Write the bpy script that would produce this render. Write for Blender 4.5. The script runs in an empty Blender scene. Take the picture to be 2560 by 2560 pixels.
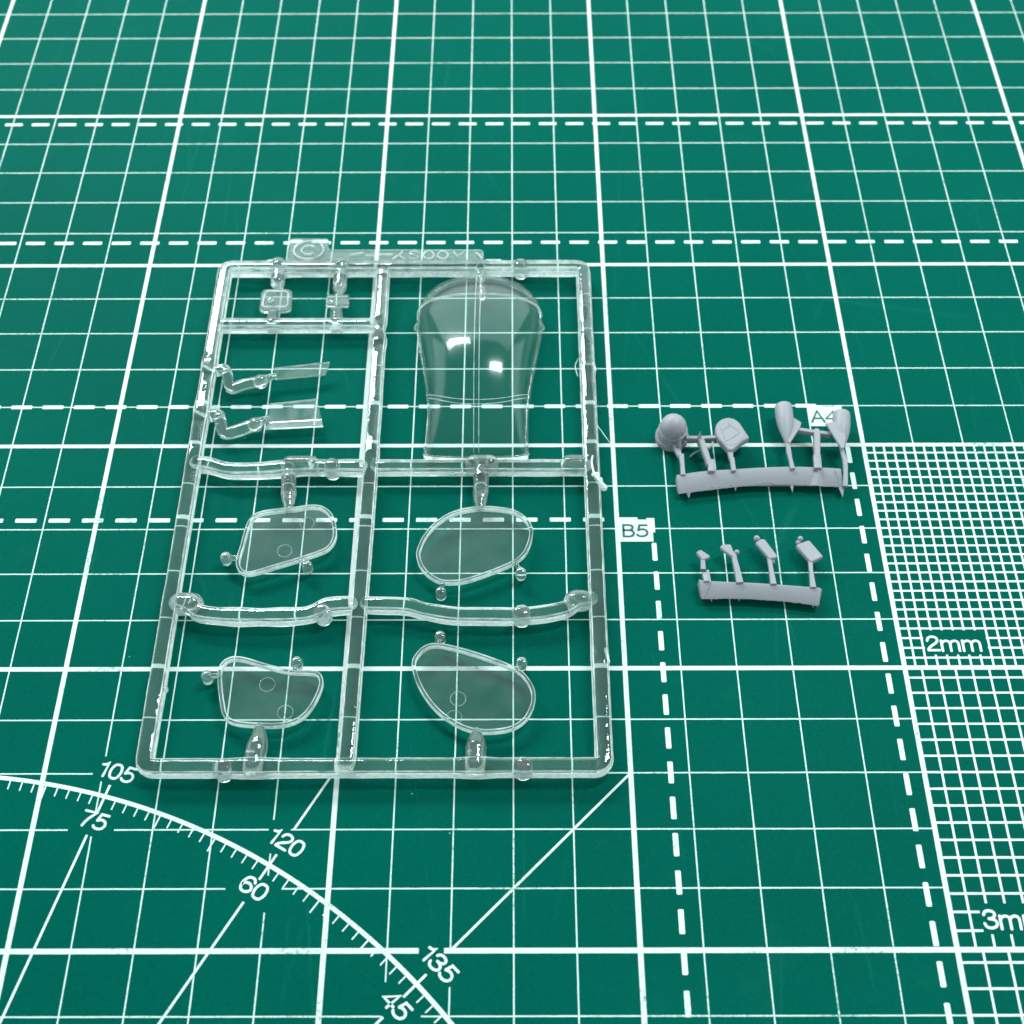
import bpy, bmesh, math, random
from mathutils import Vector, Matrix, noise

S = 0.001                      # every length below is written in millimetres
random.seed(7)
sc = bpy.context.scene
COL = sc.collection

# ---------------------------------------------------------------- camera
cam = bpy.data.cameras.new("camera")
cam.lens = 47.40
cam.sensor_width = 36.0
cam.clip_start = 0.005
cam.clip_end = 20.0
cam.dof.use_dof = True
cam.dof.focus_distance = 0.244
cam.dof.aperture_fstop = 31.0
cam_o = bpy.data.objects.new("camera", cam)
cam_o.location = (-20.048 * S, -63.098 * S, 214.698 * S)
cam_o.rotation_euler = (0.60037, 0.00152, -0.00149)
COL.objects.link(cam_o)
sc.camera = cam_o

# ---------------------------------------------------------------- room light
world = bpy.data.worlds.new("World")
sc.world = world
world.use_nodes = True
bg = world.node_tree.nodes["Background"]
bg.inputs[0].default_value = (0.82, 1.0, 1.0, 1.0)
bg.inputs[1].default_value = 0.33


def area_lamp(name, direction, dist, length, width, power, roll=0.0):
    """A rectangular area lamp aimed at the table"""
    li = bpy.data.lights.new(name, 'AREA')
    li.shape = 'RECTANGLE'
    li.size = length
    li.size_y = width
    li.energy = power
    li.color = (0.89, 1.0, 1.0)
    o = bpy.data.objects.new(name, li)
    d = Vector(direction).normalized()
    target = Vector((-30 * S, 105 * S, 0))
    z = d
    x = (Vector((1, 0, 0)) - z * z.x) if abs(z.x) < 0.9 else Vector((0, 0, 1)) - z * z.z
    x.normalize()
    y = z.cross(x)
    m = Matrix((x, y, z)).transposed() @ Matrix.Rotation(roll, 3, 'Z')
    o.matrix_world = Matrix.Translation(target + d * dist) @ m.to_4x4()
    COL.objects.link(o)


area_lamp("lamp_tube_over_left", (-0.383, 0.664, 0.64), 0.75, 0.42, 0.085, 4.9, -0.22)
area_lamp("lamp_tube_over_right", (0.397, 0.29, 0.872), 0.80, 0.30, 0.085, 4.2, 0.22)
# added unseen fill panels round the table, to brighten the clear plastic's edges
area_lamp("fill_panel_far", (0.0, 0.90, 0.42), 0.85, 1.5, 0.66, 6.2)
area_lamp("fill_panel_near", (0.0, -0.90, 0.42), 0.85, 1.5, 0.45, 1.4)
area_lamp("fill_panel_left", (-0.95, 0.05, 0.27), 0.80, 0.46, 1.2, 3.6)
area_lamp("fill_panel_right", (0.95, 0.05, 0.27), 0.85, 0.46, 1.2, 3.4)

vs = sc.view_settings
vs.view_transform = 'Standard'
vs.look = 'None'
vs.exposure = 0.0
vs.gamma = 1.0
sc.render.engine = 'CYCLES'
cy = sc.cycles
cy.max_bounces = 20
cy.transmission_bounces = 18
cy.transparent_max_bounces = 24
cy.glossy_bounces = 8
cy.diffuse_bounces = 4
cy.caustics_reflective = True
cy.caustics_refractive = True
cy.sample_clamp_indirect = 6.0
cy.use_denoising = True

# ---------------------------------------------------------------- materials


def new_mat(name):
    m = bpy.data.materials.new(name)
    m.use_nodes = True
    nt = m.node_tree
    nt.nodes.clear()
    out = nt.nodes.new('ShaderNodeOutputMaterial')
    return m, nt, out


def N(nt, typ, **kw):
    n = nt.nodes.new(typ)
    for k, v in kw.items():
        setattr(n, k, v)
    return n


def coords(nt, scale=1000.0):
    """Object position in millimetres."""
    tc = N(nt, 'ShaderNodeTexCoord')
    mp = N(nt, 'ShaderNodeVectorMath', operation='SCALE')
    mp.inputs['Scale'].default_value = scale
    nt.links.new(tc.outputs['Object'], mp.inputs[0])
    return mp.outputs[0]


def noise_tex(nt, vec, scale, detail=3.0, rough=0.55):
    n = N(nt, 'ShaderNodeTexNoise')
    n.inputs['Scale'].default_value = scale
    n.inputs['Detail'].default_value = detail
    n.inputs['Roughness'].default_value = rough
    nt.links.new(vec, n.inputs['Vector'])
    return n.outputs['Fac']


def ramp(nt, fac, stops):
    r = N(nt, 'ShaderNodeValToRGB')
    e = r.color_ramp.elements
    while len(e) < len(stops):
        e.new(0.5)
    for el, (p, c) in zip(e, stops):
        el.position = p
        el.color = c if len(c) == 4 else (*c, 1)
    nt.links.new(fac, r.inputs[0])
    return r.outputs[0]


def mixc(nt, fac, a, b):
    m = N(nt, 'ShaderNodeMix', data_type='RGBA')
    for sock, v in ((m.inputs[0], fac), (m.inputs[6], a), (m.inputs[7], b)):
        if hasattr(v, 'is_linked'):
            nt.links.new(v, sock)
        else:
            sock.default_value = v if not isinstance(v, tuple) else (*v[:3], 1)
    return m.outputs[2]


GREEN = (0.0, 0.100, 0.074)


def mat_green(name):
    m, nt, out = new_mat(name)
    v = coords(nt)
    p = N(nt, 'ShaderNodeBsdfPrincipled')
    big = noise_tex(nt, v, 0.018, 2)
    c1 = mixc(nt, ramp(nt, big, [(0.35, (0, 0, 0)), (0.65, (1, 1, 1))]), (0.0, 0.0755, 0.0545), (0.0, 0.0860, 0.0620))
    fine = noise_tex(nt, v, 2.2, 4, 0.7)
    c2 = mixc(nt, ramp(nt, fine, [(0.40, (0, 0, 0)), (0.72, (0.42, 0.42, 0.42))]), c1, (0.0, 0.115, 0.086))
    dk = noise_tex(nt, v, 4.5, 2, 0.6)
    c2 = mixc(nt, ramp(nt, dk, [(0.52, (0, 0, 0)), (0.75, (0.5, 0.5, 0.5))]), c2, (0.0, 0.056, 0.040))
    # old knife cuts, hair-thin and nearly healed
    for ang, off, sc_ in ((0.5, 3.0, 0.020), (-0.9, 11.0, 0.016), (1.35, 27.0, 0.024)):
        mp = N(nt, 'ShaderNodeMapping')
        mp.inputs['Rotation'].default_value = (0, 0, ang)
        mp.inputs['Location'].default_value = (off, off * 0.7, 0)
        mp.inputs['Scale'].default_value = (sc_, sc_ * 0.16, 1.0)
        nt.links.new(v, mp.inputs['Vector'])
        ve = N(nt, 'ShaderNodeTexVoronoi', feature='DISTANCE_TO_EDGE')
        ve.inputs['Scale'].default_value = 1.0
        nt.links.new(mp.outputs[0], ve.inputs['Vector'])
        fade = ramp(nt, noise_tex(nt, v, 0.03 + sc_, 2), [(0.50, (0, 0, 0)), (0.70, (0.14, 0.14, 0.14))])
        ln = ramp(nt, ve.outputs['Distance'], [(0.0, (1, 1, 1)), (0.0022, (0.6, 0.6, 0.6)), (0.0034, (0, 0, 0))])
        mu = N(nt, 'ShaderNodeMath', operation='MULTIPLY')
        nt.links.new(fade, mu.inputs[0])
        nt.links.new(ln, mu.inputs[1])
        c2 = mixc(nt, mu.outputs[0], c2, (0.02, 0.20, 0.165))
    # rubbed, slightly chalky patches left by paint and knives
    sm = noise_tex(nt, v, 0.075, 5, 0.65)
    c3 = mixc(nt, ramp(nt, sm, [(0.60, (0, 0, 0)), (0.80, (0.12, 0.12, 0.12))]), c2, (0.02, 0.15, 0.125))
    # dust specks
    vo = N(nt, 'ShaderNodeTexVoronoi')
    vo.inputs['Scale'].default_value = 0.085
    nt.links.new(v, vo.inputs['Vector'])
    sp = ramp(nt, vo.outputs['Distance'], [(0.0, (0.65, 0.65, 0.65)), (0.011, (0.3, 0.3, 0.3)), (0.016, (0, 0, 0))])
    c4 = mixc(nt, sp, c3, (0.30, 0.62, 0.55))
    nt.links.new(c4, p.inputs['Base Color'])
    rr = N(nt, 'ShaderNodeMapRange')
    rr.inputs['To Min'].default_value = 0.42
    rr.inputs['To Max'].default_value = 0.56
    nt.links.new(sm, rr.inputs['Value'])
    nt.links.new(rr.outputs[0], p.inputs['Roughness'])
    p.inputs['Specular IOR Level'].default_value = 0.008
    b = N(nt, 'ShaderNodeBump')
    b.inputs['Strength'].default_value = 0.35
    b.inputs['Distance'].default_value = 0.00006
    nt.links.new(noise_tex(nt, v, 3.0, 3), b.inputs['Height'])
    nt.links.new(b.outputs[0], p.inputs['Normal'])
    nt.links.new(p.outputs[0], out.inputs[0])
    return m


def mat_print(name, wear=0.30, tint=(0.62, 0.74, 0.715)):
    """White screen print; worn through to the green where the noise is high."""
    m, nt, out = new_mat(name)
    v = coords(nt)
    p = N(nt, 'ShaderNodeBsdfPrincipled')
    a = noise_tex(nt, v, 1.6, 4, 0.7)
    b = noise_tex(nt, v, 0.045, 3, 0.6)
    mul = N(nt, 'ShaderNodeMath', operation='MULTIPLY')
    nt.links.new(a, mul.inputs[0])
    nt.links.new(b, mul.inputs[1])
    w = ramp(nt, mul.outputs[0], [(0.30 + 0.10 * (0.3 - wear), (0, 0, 0)), (0.42 + 0.10 * (0.3 - wear), (0.85, 0.85, 0.85))])
    shade = mixc(nt, b, tuple(x * 0.95 for x in tint), tuple(min(1, x * 1.05) for x in tint))
    c = mixc(nt, w, shade, (0.06, 0.26, 0.21))
    nt.links.new(c, p.inputs['Base Color'])
    p.inputs['Roughness'].default_value = 0.5
    p.inputs['Specular IOR Level'].default_value = 0.1
    nt.links.new(p.outputs[0], out.inputs[0])
    return m


def mat_simple(name, col, rough=0.5, spec=0.3, var=0.0, bump=0.0, nscale=1.5):
    m, nt, out = new_mat(name)
    p = N(nt, 'ShaderNodeBsdfPrincipled')
    v = coords(nt)
    f = noise_tex(nt, v, nscale, 4, 0.65)
    lo = tuple(x * (1 - var) for x in col)
    hi = tuple(x * (1 + var) for x in col)
    nt.links.new(mixc(nt, f, lo, hi), p.inputs['Base Color'])
    p.inputs['Roughness'].default_value = rough
    p.inputs['Specular IOR Level'].default_value = spec
    if bump:
        b = N(nt, 'ShaderNodeBump')
        b.inputs['Strength'].default_value = bump
        b.inputs['Distance'].default_value = 0.0001
        nt.links.new(f, b.inputs['Height'])
        nt.links.new(b.outputs[0], p.inputs['Normal'])
    nt.links.new(p.outputs[0], out.inputs[0])
    return m


def mat_glass(name, ior=1.50, haze=0.04, bump=0.05, rough=0.0, col=(0.97, 1.0, 0.99), skin=False):
    """Clear moulded styrene: solid refracting plastic with a little internal haze."""
    m, nt, out = new_mat(name)
    if skin:                                    # dull inside, polished skin
        rf = N(nt, 'ShaderNodeBsdfRefraction')
        rf.inputs['IOR'].default_value = ior
        rf.inputs['Roughness'].default_value = rough
        rf.inputs['Color'].default_value = (*col, 1)
        gs = N(nt, 'ShaderNodeBsdfGlossy')
        gs.inputs['Roughness'].default_value = 0.02
        fr = N(nt, 'ShaderNodeFresnel')
        fr.inputs['IOR'].default_value = ior
        g = N(nt, 'ShaderNodeMixShader')
        nt.links.new(fr.outputs[0], g.inputs[0])
        nt.links.new(rf.outputs[0], g.inputs[1])
        nt.links.new(gs.outputs[0], g.inputs[2])
        lobes = (rf, gs, fr)
    else:
        g = N(nt, 'ShaderNodeBsdfGlass')
        g.inputs['IOR'].default_value = ior
        g.inputs['Roughness'].default_value = rough
        g.inputs['Color'].default_value = (*col, 1)
        lobes = (g,)
    v = coords(nt)
    if bump:
        b = N(nt, 'ShaderNodeBump')
        b.inputs['Strength'].default_value = bump
        b.inputs['Distance'].default_value = 0.0003
        nt.links.new(noise_tex(nt, v, 0.55, 2), b.inputs['Height'])
        for q in lobes:
            nt.links.new(b.outputs[0], q.inputs['Normal'])
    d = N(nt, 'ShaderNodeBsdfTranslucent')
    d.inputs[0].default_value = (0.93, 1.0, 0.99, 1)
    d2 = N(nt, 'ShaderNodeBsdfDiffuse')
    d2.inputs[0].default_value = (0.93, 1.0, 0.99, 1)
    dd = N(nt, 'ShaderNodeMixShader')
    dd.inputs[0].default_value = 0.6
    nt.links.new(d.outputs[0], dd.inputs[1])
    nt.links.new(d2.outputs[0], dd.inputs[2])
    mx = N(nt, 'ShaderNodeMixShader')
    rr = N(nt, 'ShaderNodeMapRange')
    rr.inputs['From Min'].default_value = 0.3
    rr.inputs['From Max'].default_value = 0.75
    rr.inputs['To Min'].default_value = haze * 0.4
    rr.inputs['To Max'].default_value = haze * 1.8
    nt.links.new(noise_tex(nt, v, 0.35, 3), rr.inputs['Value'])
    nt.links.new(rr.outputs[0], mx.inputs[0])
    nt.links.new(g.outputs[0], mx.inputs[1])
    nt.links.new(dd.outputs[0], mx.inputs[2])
    nt.links.new(mx.outputs[0], out.inputs[0])
    return m


def mat_pane(name, f0=0.055, haze=0.03, streak=0.5, blur=0.04):
    """Thin clear sheet: light goes straight through, each face mirrors by Schlick."""
    m, nt, out = new_mat(name)
    geo = N(nt, 'ShaderNodeNewGeometry')
    dot = N(nt, 'ShaderNodeVectorMath', operation='DOT_PRODUCT')
    nt.links.new(geo.outputs['Normal'], dot.inputs[0])
    nt.links.new(geo.outputs['Incoming'], dot.inputs[1])
    ab = N(nt, 'ShaderNodeMath', operation='ABSOLUTE')
    nt.links.new(dot.outputs['Value'], ab.inputs[0])
    om = N(nt, 'ShaderNodeMath', operation='SUBTRACT')
    om.inputs[0].default_value = 1.0
    nt.links.new(ab.outputs[0], om.inputs[1])
    pw = N(nt, 'ShaderNodeMath', operation='POWER')
    pw.inputs[1].default_value = 5.0
    nt.links.new(om.outputs[0], pw.inputs[0])
    ma = N(nt, 'ShaderNodeMath', operation='MULTIPLY_ADD')
    ma.inputs[1].default_value = 1.0 - f0
    ma.inputs[2].default_value = f0
    nt.links.new(pw.outputs[0], ma.inputs[0])
    tr = N(nt, 'ShaderNodeBsdfTransparent')
    tr.inputs[0].default_value = (0.97, 0.99, 0.985, 1)
    g1 = N(nt, 'ShaderNodeBsdfGlossy')
    g1.inputs['Roughness'].default_value = blur
    g2 = N(nt, 'ShaderNodeBsdfGlossy')
    g2.inputs['Roughness'].default_value = 0.22
    gl = N(nt, 'ShaderNodeMixShader')
    gl.inputs[0].default_value = 0.40
    nt.links.new(g1.outputs[0], gl.inputs[1])
    nt.links.new(g2.outputs[0], gl.inputs[2])
    mx = N(nt, 'ShaderNodeMixShader')
    nt.links.new(ma.outputs[0], mx.inputs[0])
    nt.links.new(tr.outputs[0], mx.inputs[1])
    nt.links.new(gl.outputs[0], mx.inputs[2])
    df = N(nt, 'ShaderNodeBsdfDiffuse')
    df.inputs[0].default_value = (0.85, 0.93, 0.91, 1)
    mh = N(nt, 'ShaderNodeMixShader')
    v = coords(nt)
    rr = N(nt, 'ShaderNodeMapRange')
    rr.inputs['From Min'].default_value = 0.3
    rr.inputs['From Max'].default_value = 0.75
    rr.inputs['To Min'].default_value = haze * (1 - streak)
    rr.inputs['To Max'].default_value = haze * (1 + streak)
    nt.links.new(noise_tex(nt, v, 0.16, 4, 0.6), rr.inputs['Value'])
    nt.links.new(rr.outputs[0], mh.inputs[0])
    nt.links.new(mx.outputs[0], mh.inputs[1])
    nt.links.new(df.outputs[0], mh.inputs[2])
    nt.links.new(mh.outputs[0], out.inputs[0])
    return m


M = {
    'green': mat_green('mat_green_pvc'),
    'print': mat_print('white_print', 0.25),
    'print_thin': mat_print('white_print_thin', 0.40, (0.53, 0.69, 0.65)),
    'print_worn': mat_print('white_print_worn', 0.55),
    'print_grey': mat_print('white_print_grey', 0.2, (0.60, 0.67, 0.655)),
    'ink_green': mat_simple('green_ink', GREEN, 0.5, 0.3, 0.05),
    'table': mat_simple('table_laminate', (0.42, 0.40, 0.37), 0.5, 0.3, 0.06, 0.0, 0.05),
    'strip': mat_glass('clear_strip', 1.55, 0.11, 0.05),  # extra white haze stands in for the highlight on the strips
    'lens': mat_glass('clear_lens', 1.52, 0.05, 0.03),
    'glass': mat_glass('clear_styrene', 1.55, 0.012, 0.10, 0.02),
    'belly': mat_glass('scuffed_styrene', 1.55, 0.005, 0.05, 0.20),
    'flank': mat_glass('bright_edge_styrene', 1.50, 0.58, 0.06, 0.05),  # milky white put on side facets in place of bright edge light
    'glass_gate': mat_glass('clear_styrene_gate', 1.55, 0.06, 0.35, 0.0),
    'glass_rim': mat_glass('clear_styrene_rim', 1.55, 0.06, 0.03, 0.0),
    'frost': mat_glass('stressed_styrene', 1.48, 0.80, 0.2, 0.15),
    'line': mat_glass('moulded_line', 1.48, 0.50, 0.0, 0.1),
    'gate_mark': mat_glass('moulded_mark', 1.48, 0.22, 0.0, 0.1),
    'pane': mat_pane('clear_pane', 0.052, 0.012, 0.8),
    'canopy': mat_pane('clear_canopy', 0.030, 0.001, 0.5, 0.085),
    'resin': mat_simple('grey_resin', (0.270, 0.276, 0.308), 0.46, 0.40, 0.10, 0.25, 3.5),
}

# ---------------------------------------------------------------- mesh tools
ORG = {}


def root(name, loc, label, cat, group=None):
    o = bpy.data.objects.new(name, None)
    o.empty_display_size = 0.005
    o.location = Vector(loc) * S
    o['label'] = label
    o['category'] = cat
    if group:
        o['group'] = group
    COL.objects.link(o)
    ORG[o] = Vector(loc)
    return o


def mk(name, verts, faces, mat, parent=None, smooth=True, fix=True, sharp=None, label=None, flank=None):
    """One mesh object; verts in world millimetres."""
    org = ORG.get(parent, Vector((0, 0, 0)))
    me = bpy.data.meshes.new(name)
    me.from_pydata([tuple((Vector(v) - org) * S) for v in verts], [], faces)
    me.materials.append(M[mat])
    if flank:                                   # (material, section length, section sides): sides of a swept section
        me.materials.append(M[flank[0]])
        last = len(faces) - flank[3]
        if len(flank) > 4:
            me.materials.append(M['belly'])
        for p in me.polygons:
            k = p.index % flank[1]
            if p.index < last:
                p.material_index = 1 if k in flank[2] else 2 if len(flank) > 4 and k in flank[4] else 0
    if fix:
        bm = bmesh.new()
        bm.from_mesh(me)
        bmesh.ops.recalc_face_normals(bm, faces=bm.faces[:])
        bm.to_mesh(me)
        bm.free()
    if smooth:
        me.polygons.foreach_set('use_smooth', [True] * len(me.polygons))
        if sharp is not None:
            me.set_sharp_from_angle(angle=math.radians(sharp))
    me.update()
    o = bpy.data.objects.new(name, me)
    COL.objects.link(o)
    if parent is not None:
        o.parent = parent
        ORG[o] = org
    if label:
        o['label'] = label
    return o


class MB:
    def __init__(self):
        self.v = []
        self.f = []

    def add(self, vf):
        n = len(self.v)
        self.v += vf[0]
        self.f += [tuple(i + n for i in f) for f in vf[1]]
        return self

    def make(self, *a, **k):
        return mk(a[0], self.v, self.f, *a[1:], **k)


def V3(pts, z=0.0):
    return [Vector((p[0], p[1], p[2] if len(p) > 2 else z)) for p in pts]


def crom(pts, per=6, closed=False):
    """Catmull-Rom through the points."""
    n = len(pts)
    out = []
    for i in range(n if closed else n - 1):
        if closed:
            a, b, c, d = (pts[(i + k - 1) % n] for k in range(4))
        else:
            a, b, c, d = pts[max(i - 1, 0)], pts[i], pts[i + 1], pts[min(i + 2, n - 1)]
        for k in range(per):
            t = k / per
            out.append(0.5 * ((2 * b) + (c - a) * t + (2 * a - 5 * b + 4 * c - d) * t * t + (3 * b - a - 3 * c + d) * t ** 3))
    if not closed:
        out.append(pts[-1])
    return out


def resample(pts, step, closed=False):
    q = pts + [pts[0]] if closed else pts
    out = []
    for a, b in zip(q[:-1], q[1:]):
        k = max(1, int(round((b - a).length / step)))
        out += [a.lerp(b, j / k) for j in range(k)]
    if not closed:
        out.append(q[-1])
    return out


def sweep(path, rx, rz=None, n=16, power=2.0, closed=False, cap='round', wob=0.0, seed=0.0, spin=0.0, bulge=(), shape=None):
    """Tube along path; rx sideways, rz upwards, power > 2 squares the section."""
    m = len(path)
    rx = rx if isinstance(rx, (list, tuple)) else [rx] * m
    rz = rx if rz is None else (rz if isinstance(rz, (list, tuple)) else [rz] * m)
    prof = []
    for k in range(n):
        a = 2 * math.pi * (k + spin) / n
        c, s = math.cos(a), math.sin(a)
        prof.append((math.copysign(abs(c) ** (2 / power), c), math.copysign(abs(s) ** (2 / power), s)))
    if shape:
        prof, n = shape, len(shape)
    rings = []

    def ring(p, t, ax, az):
        up = Vector((0, 0, 1)) if abs(t.z) < 0.9 else Vector((0, 1, 0))
        side = t.cross(up).normalized()
        up = side.cross(t).normalized()
        return [p + side * (x * ax) + up * (z * az) for x, z in prof]
    tans = []
    for i in range(m):
        if closed:
            t = path[(i + 1) % m] - path[i - 1]
        else:
            t = path[min(i + 1, m - 1)] - path[max(i - 1, 0)]
        tans.append(t.normalized())
    for i in range(m):
        k = 1.0
        if wob:
            k += wob * noise.noise(path[i] * 0.22 + Vector((seed, seed * 1.7, 3.1)))
        for (bx, by, dr, ln) in bulge:
            d2 = ((path[i].x - bx) ** 2 + (path[i].y - by) ** 2) / (ln * ln)
            k += dr * math.exp(-d2 * d2)
        rings.append(ring(path[i], tans[i], rx[i] * k, rz[i] * k))
    v, f = [], []
    if not closed and cap == 'round':
        def capr(i, sgn):
            out = []
            r = min(rx[i], rz[i])
            for a in (80, 60, 40, 20):
                c, s = math.cos(math.radians(a)), math.sin(math.radians(a))
                out.append(ring(path[i] + tans[i] * (sgn * r * s), tans[i], rx[i] * c, rz[i] * c))
            return out
        rings = capr(0, -1) + rings + capr(m - 1, 1)[::-1]
    for r in rings:
        v += [tuple(p) for p in r]
    R = len(rings)
    for i in range(R if closed else R - 1):
        a, b = i * n, ((i + 1) % R) * n
        for k in range(n):
            f.append((a + k, a + (k + 1) % n, b + (k + 1) % n, b + k))
    if not closed:
        f.append(tuple(range(n - 1, -1, -1)))
        f.append(tuple((R - 1) * n + k for k in range(n)))
    return v, f


def lathe(prof, c, n=28):
    """(r, z) profile about a vertical axis through c."""
    v, f = [], []
    for r, z in prof:
        for k in range(n):
            a = 2 * math.pi * k / n
            v.append((c[0] + r * math.cos(a), c[1] + r * math.sin(a), z))
    m = len(prof)
    for i in range(m - 1):
        for k in range(n):
            f.append((i * n + k, i * n + (k + 1) % n, (i + 1) * n + (k + 1) % n, (i + 1) * n + k))
    f.append(tuple(range(n - 1, -1, -1)))
    f.append(tuple((m - 1) * n + k for k in range(n)))
    return v, f


def area2(o):
    return sum(o[i - 1][0] * o[i][1] - o[i][0] * o[i - 1][1] for i in range(len(o)))


def inset(o, d):
    n = len(o)
    sg = 1 if area2(o) > 0 else -1
    out = []
    for i in range(n):
        a, b, c = Vector(o[i - 1][:2]), Vector(o[i][:2]), Vector(o[(i + 1) % n][:2])
        e1, e2 = (b - a).normalized(), (c - b).normalized()
        n1, n2 = Vector((-e1.y, e1.x)), Vector((-e2.y, e2.x))
        nn = (n1 + n2)
        nn = nn.normalized() if nn.length > 1e-6 else n1
        k = 1.0 / max(0.5, nn.dot(n1))
        out.append(tuple(b + nn * (sg * d * k)))
    return out


def round_poly(o, r, k=4):
    """Fillet the corners of a polygon."""
    n = len(o)
    out = []
    for i in range(n):
        a, b, c = Vector(o[i - 1][:2]), Vector(o[i][:2]), Vector(o[(i + 1) % n][:2])
        rr = min(r, (a - b).length * 0.45, (c - b).length * 0.45)
        p, q = b + (a - b).normalized() * rr, b + (c - b).normalized() * rr
        for j in range(k + 1):
            t = j / k
            out.append(tuple((1 - t) ** 2 * p + 2 * t * (1 - t) * b + t * t * q))
    return out


def prism(o, z0, z1, b=0.0, tilt=(0, 0)):
    """Closed slab over outline o with bevelled rims; tilt adds a slope in z."""
    cx = sum(p[0] for p in o) / len(o)
    cy_ = sum(p[1] for p in o) / len(o)
    if b:
        i = inset(o, b)
        layers = [(i, z0), (o, z0 + b), (o, z1 - b), (i, z1)]
    else:
        layers = [(o, z0), (o, z1)]
    v, f = [], []
    n = len(o)
    for pts, z in layers:
        v += [(p[0], p[1], z + tilt[0] * (p[0] - cx) + tilt[1] * (p[1] - cy_)) for p in pts]
    for L in range(len(layers) - 1):
        for k in range(n):
            f.append((L * n + k, L * n + (k + 1) % n, (L + 1) * n + (k + 1) % n, (L + 1) * n + k))
    f.append(tuple(range(n - 1, -1, -1)))
    f.append(tuple((len(layers) - 1) * n + k for k in range(n)))
    return v, f


def ball(c, r, n=20, sz=1.0):
    prof = [(max(0.02, r * math.cos(math.radians(a))), c[2] + sz * r * math.sin(math.radians(a))) for a in range(-90, 91, 10)]
    return lathe(prof, c, n)


def stick(a, b, r, n=16, rb=None, **k):
    """Capsule between two points."""
    a, b = Vector(a), Vector(b)
    rb = r if rb is None else rb
    path = [a.lerp(b, t / 6) for t in range(7)]
    rr = [r + (rb - r) * t / 6 for t in range(7)]
    return sweep(path, rr, n=n, **k)

# ================================================================ setting
mk('table', *prism([(-600, -400), (600, -400), (600, 600), (-600, 600)], -33, -3, 1.0), 'table', smooth=False)
bpy.data.objects['table']['kind'] = 'structure'

mat_o = root('cutting_mat', (0, 0, -3), 'green self-healing cutting mat printed with a white centimetre grid', 'cutting mat')
mk('mat_sheet', *prism(round_poly([(-232, -52), (220, -52), (220, 262), (-232, 262)], 6), -2.998, 0.0, 0.15), 'green', mat_o, smooth=False)


class Print(MB):
    """Flat print: thin sheets a hundredth of a millimetre above the mat."""

    def rect(self, x0, x1, y0, y1, z):
        return self.add(([(x0, y0, z), (x1, y0, z), (x1, y1, z), (x0, y1, z)], [(0, 1, 2, 3)]))

    def seg(self, a, b, w, z, wob=0.0):
        a, b = Vector((a[0], a[1])), Vector((b[0], b[1]))
        d = (b - a).normalized()
        nn = Vector((-d.y, d.x)) * (w / 2)
        k = max(1, int((b - a).length / 1.2)) if wob else 1
        v, f = [], []
        for i in range(k + 1):
            p = a.lerp(b, i / k)
            j = wob * noise.noise(Vector((p.x * 1.3, p.y * 1.3, w * 7)))
            j2 = wob * noise.noise(Vector((p.x * 1.3, p.y * 1.3, w * 7 + 9)))
            v += [(*(p + nn * (1 + j)), z), (*(p - nn * (1 + j2)), z)]
        for i in range(k):
            f.append((2 * i + 1, 2 * i + 3, 2 * i + 2, 2 * i))
        return self.add((v, f))

    def poly(self, o, z):
        if area2(o) < 0:
            o = o[::-1]
        return self.add(([(p[0], p[1], z) for p in o], [tuple(range(len(o)))]))

    def put(self, name, mat, parent=mat_o):
        return mk(name, self.v, self.f, mat, parent, smooth=False, fix=False)


X0, X1, Y0, Y1 = -200, 200, -40, 250
# thin centimetre lines, interrupted where the numbers and the fine rulings sit
thin = Print()
cut_v = {-90: [(28.6, 33.2), (18.9, 23.1)], -60: [(15.9, 21.7), (6.1, 12.2)], -30: [(-5.6, 0.4)], -40: [(-11.3, -4.8)]}
cut_h = {30: [(-91.7, -83.5)], 20: [(-94.1, -86.4), (-60.7, -57.0)], 10: [(-66.7, -57.6)], -10: [(-40.4, -34.3)]}


def spans(a, b, cuts):
    out, p = [], a
    for c0, c1 in sorted(cuts):
        out.append((p, c0))
        p = c1
    out.append((p, b))
    return out


for x in range(X0, X1 + 1, 10):
    if x % 50:
        top = [(100, Y1)] if x > 50 else spans(Y0, Y1, cut_v.get(x, []))
        for a, b in top:
            thin.seg((x, a), (x, b), 0.25, 0.010, 0.28)
for y in range(Y0, Y1 + 1, 10):
    if y % 50:
        for a, b in spans(X0, 50 if y < 100 else X1, cut_h.get(y, [])):
            thin.seg((a, y), (b, y), 0.25, 0.013, 0.28)
thin.put('thin_grid_print', 'print_thin')
bold = Print()
for x in range(X0, X1 + 1, 50):
    bold.seg((x, Y0 if x <= 50 else 100), (x, Y1), 0.88, 0.016, 0.05)
for y in (0, 50, 100, 150, 200, 250):
    for a, b in (spans(X0, X1, [(-35.0, -31.0)]) if y == 0 else [(X0, X1)]):
        bold.seg((a, y), (b, y), 0.88, 0.019, 0.05)
bold.put('bold_grid_print', 'print_grey')

# fine rulings beside the bold line: 2 mm, 3 mm and 4 mm squares
fine = Print()
W = 0.40


def ruling(xs, ys, xa, xb, ya, yb, box):
    bx0, bx1, by0, by1 = box
    for x in xs:
        for a, b in (spans(ya, yb, [(by0, by1)]) if bx0 < x < bx1 else [(ya, yb)]):
            fine.seg((x, a), (x, b), W, 0.022, 0.12)
    for y in ys:
        for a, b in (spans(xa, xb, [(bx0, bx1)]) if by0 < y < by1 else [(xa, xb)]):
            fine.seg((a, y), (b, y), W, 0.025, 0.12)


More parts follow.
